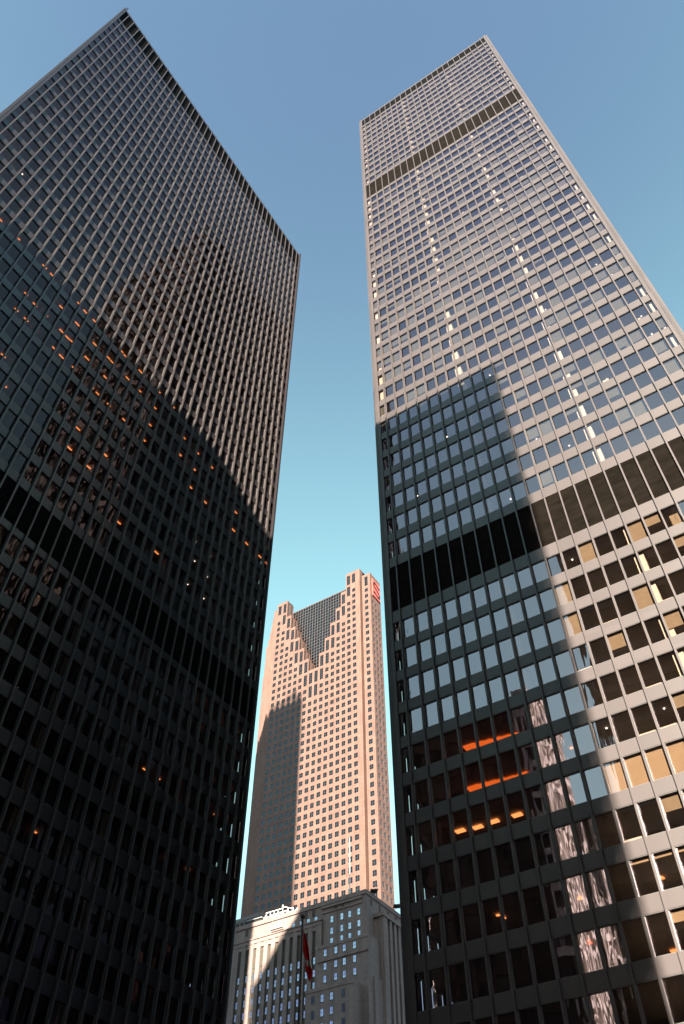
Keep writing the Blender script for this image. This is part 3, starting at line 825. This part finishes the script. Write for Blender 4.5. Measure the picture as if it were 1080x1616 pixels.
# ------------------------------------------------------------------ flagpole and flag in the plaza
PX, PY, PZ = -19.785, 27.542, 14.797+EYE
fp = empty('flagpole', (PX, PY, 0), 'tall black flagpole standing in front of the limestone bank building', 'flagpole')
p = MB(); p.tube((PX, PY, 0), (PX, PY, PZ), 0.085, 0.045, n=14); p.build('pole', DKM, fp, smooth=True)
p = MB()
for i in range(6):
    a0, a1 = math.pi*i/6-math.pi/2, math.pi*(i+1)/6-math.pi/2
    p.tube((PX, PY, PZ+0.09+0.1*math.sin(a0)), (PX, PY, PZ+0.09+0.1*math.sin(a1)), max(0.004, 0.1*math.cos(a0)), max(0.004, 0.1*math.cos(a1)), n=12)
p.build('finial', DKM, fp)
p = MB(); p.tube((PX, PY, 0), (PX, PY, 0.25), 0.3, 0.22, n=16); p.build('base', GRM, fp)
RED = principled('red_flag_cloth', (0.70, 0.012, 0.015), 0.8, 0.1, 3)[0]
WHC = principled('white_flag_cloth', (0.8, 0.78, 0.76), 0.8, 0.05, 3)[0]
def wp(px, py, off=0.0):
    d = ray(px, py); s = 37.0/1.0; P = d*s; P = P*(1+off); return Vector((P.x, P.y, P.z+EYE))
left = [(477.6,1467),(477.3,1478),(477.2,1490),(478.0,1500),(480.0,1509),(483.0,1516),(481.6,1523),(482.6,1531),(484.6,1539),(488.6,1549)]
right = [(478.6,1467),(481.6,1476),(484.8,1486),(487.0,1497),(488.0,1507),(489.0,1516),(491.5,1523),(493.6,1531),(493.8,1537),(489.4,1549.5)]
fl = MB(); NC = 12; ROWS = 40
def lerp_l(L, t):
    t *= len(L)-1; i = min(int(t), len(L)-2); f = t-i
    return (L[i][0]*(1-f)+L[i+1][0]*f, L[i][1]*(1-f)+L[i+1][1]*f)
grid = []
for i in range(ROWS+1):
    t = i/ROWS; a = lerp_l(left, t); b = lerp_l(right, t); row = []
    for j in range(NC+1):
        s = j/NC
        off = 0.0032*math.sin(s*9.5+t*3)*min(1, t*4+0.15)
        row.append(wp(a[0]*(1-s)+b[0]*s, a[1]*(1-s)+b[1]*s, off))
    grid.append(row)
for i in range(ROWS):
    for j in range(NC):
        t = (i+0.5)/ROWS; s = (j+0.5)/NC
        white = (0.535+0.03*s < t < 0.745+0.10*s-0.10) and s > 0.32+max(0, (0.62-t))*1.2 - 0.1
        fl.quad(grid[i][j], grid[i+1][j], grid[i+1][j+1], grid[i][j+1], mi=1 if white else 0)
fo = fl.build('flag', [RED, WHC], None, smooth=True)
sm = fo.modifiers.new('thick', 'SOLIDIFY'); sm.thickness = 0.01
tag(fo, 'limp red and white flag hanging from the black flagpole', 'flag')

# ------------------------------------------------------------------ buildings round the plaza, seen only as reflections and shadows
def plain_tower(name, label, x0, x1, y0, y1, h, mat, cat='building', fin=1.9, fl=3.8, lobby=8, glassm=None, dark=SDARK, deep=0.35):
    r = empty(name, ((x0+x1)/2, (y0+y1)/2, 0), label, cat)
    w = MB(); w.box(x0+deep, x1-deep, y0+deep, y1-deep, 0, h-0.4); w.build('window_wall', dark, r)
    f = MB(); z = lobby
    while z < h-1.5:
        f.box(x0+0.08, x1-0.08, y0+0.08, y0+deep, z, z+1.2); f.box(x0+0.08, x1-0.08, y1-deep, y1-0.08, z, z+1.2)
        f.box(x0+0.08, x0+deep, y0+deep, y1-deep, z, z+1.2); f.box(x1-deep, x1-0.08, y0+deep, y1-deep, z, z+1.2); z += fl
    f.build('floor_bands', mat, r, kind='stuff')
    v = MB(); n = max(2, round((x1-x0)/fin)); 
    for i in range(n+1):
        x = x0+(x1-x0-0.3)*i/n
        v.box(x, x+0.3, y0, y0+deep, 0, h-1); v.box(x, x+0.3, y1-deep, y1, 0, h-1)
    n = max(2, round((y1-y0)/fin))
    for i in range(1, n):
        y = y0+(y1-y0-0.3)*i/n
        v.box(x0, x0+deep, y, y+0.3, 0, h-1); v.box(x1-deep, x1, y, y+0.3, 0, h-1)
    v.build('piers', mat, r, kind='stuff')
    p = MB(); p.box(x0-0.1, x1+0.1, y0-0.1, y1+0.1, h-1.0, h); p.build('roof', mat, r)
    return r
PALE = stone_mat('pale_limestone', (0.80, 0.76, 0.70), 1.2, 0.8)
BRN = stone_mat('brown_stone', (0.10, 0.075, 0.055), 1.2, 0.8)
DBRN = stone_mat('dark_brown_stone', (0.045, 0.033, 0.024), 1.2, 0.8)
plain_tower('corner_office_block', 'brown stone block mirrored in the lower right windows of the tall tower', -1.4, 16.2, -60, -22, 128.0, BRN)
plain_tower('ribbed_office_block', 'dark ribbed office block facing the tall tower, mirrored in its lower windows', -28.6, -1.8, -70.5, -20.6, 135.8, STEEL)
plain_tower('street_office_block', 'brown office block closing the gap between two mirrored buildings', -62, -39.5, -92, -76, 105.0, BRN)
plain_tower('added_shade_slab', 'unseen dark slab added to the right of the plaza to cut skylight', 46, 90, -36, 48, 150.0, STEEL)  # added out of view to darken the lower left tower
plain_tower('limestone_office_block', 'narrow pale limestone block behind the camera, mirrored as bright streaks in the tall tower', -50.0, -46.4, -60, -40, 119.0, PALE, fin=1.1, deep=0.25)
plain_tower('brown_office_block', 'dark brown office block beside the narrow pale block, mirrored in the tall tower', -92, -50.2, -60, -40.5, 117.0, DBRN)
plain_tower('bank_headquarters', 'white clad skyscraper hidden behind the dark left tower', -190, -131.9, 66, 100, 323.5, PALE, 'skyscraper')
plain_tower('background_office', 'plain grey office block, a sliver beside the bank at the left', -215, -187.5, 236, 258, 135.0, principled('grey_concrete', (0.16, 0.16, 0.16), 0.8, 0.1)[0])

hq = [o for o in bpy.data.objects if o.name == 'bank_headquarters'][0]
m = MB()
for i, (xa, h_) in enumerate([(-150.5, 2.5), (-147.2, 3.5), (-143.9, 4.5), (-140.6, 5.5), (-137.3, 7.0)]):
    m.box(xa, xa+1.7, 97.5, 99.5, 323.5, 323.5+h_)
m.box(-134.4, -132.4, 97.5, 99.5, 323.5, 327.5)
m.box(-186, -153, 70, 99, 323.5, 326.0)
m.build('shadow_edge_boxes', PALE, hq)  # unseen boxes added to give the cast shadow a stepped top edge
# ------------------------------------------------------------------ render settings
scene.render.engine = 'CYCLES'
cy = scene.cycles
cy.max_bounces = 7; cy.diffuse_bounces = 3; cy.glossy_bounces = 4; cy.transparent_max_bounces = 10; cy.transmission_bounces = 2
cy.caustics_reflective = False; cy.caustics_refractive = False
cy.use_denoising = True
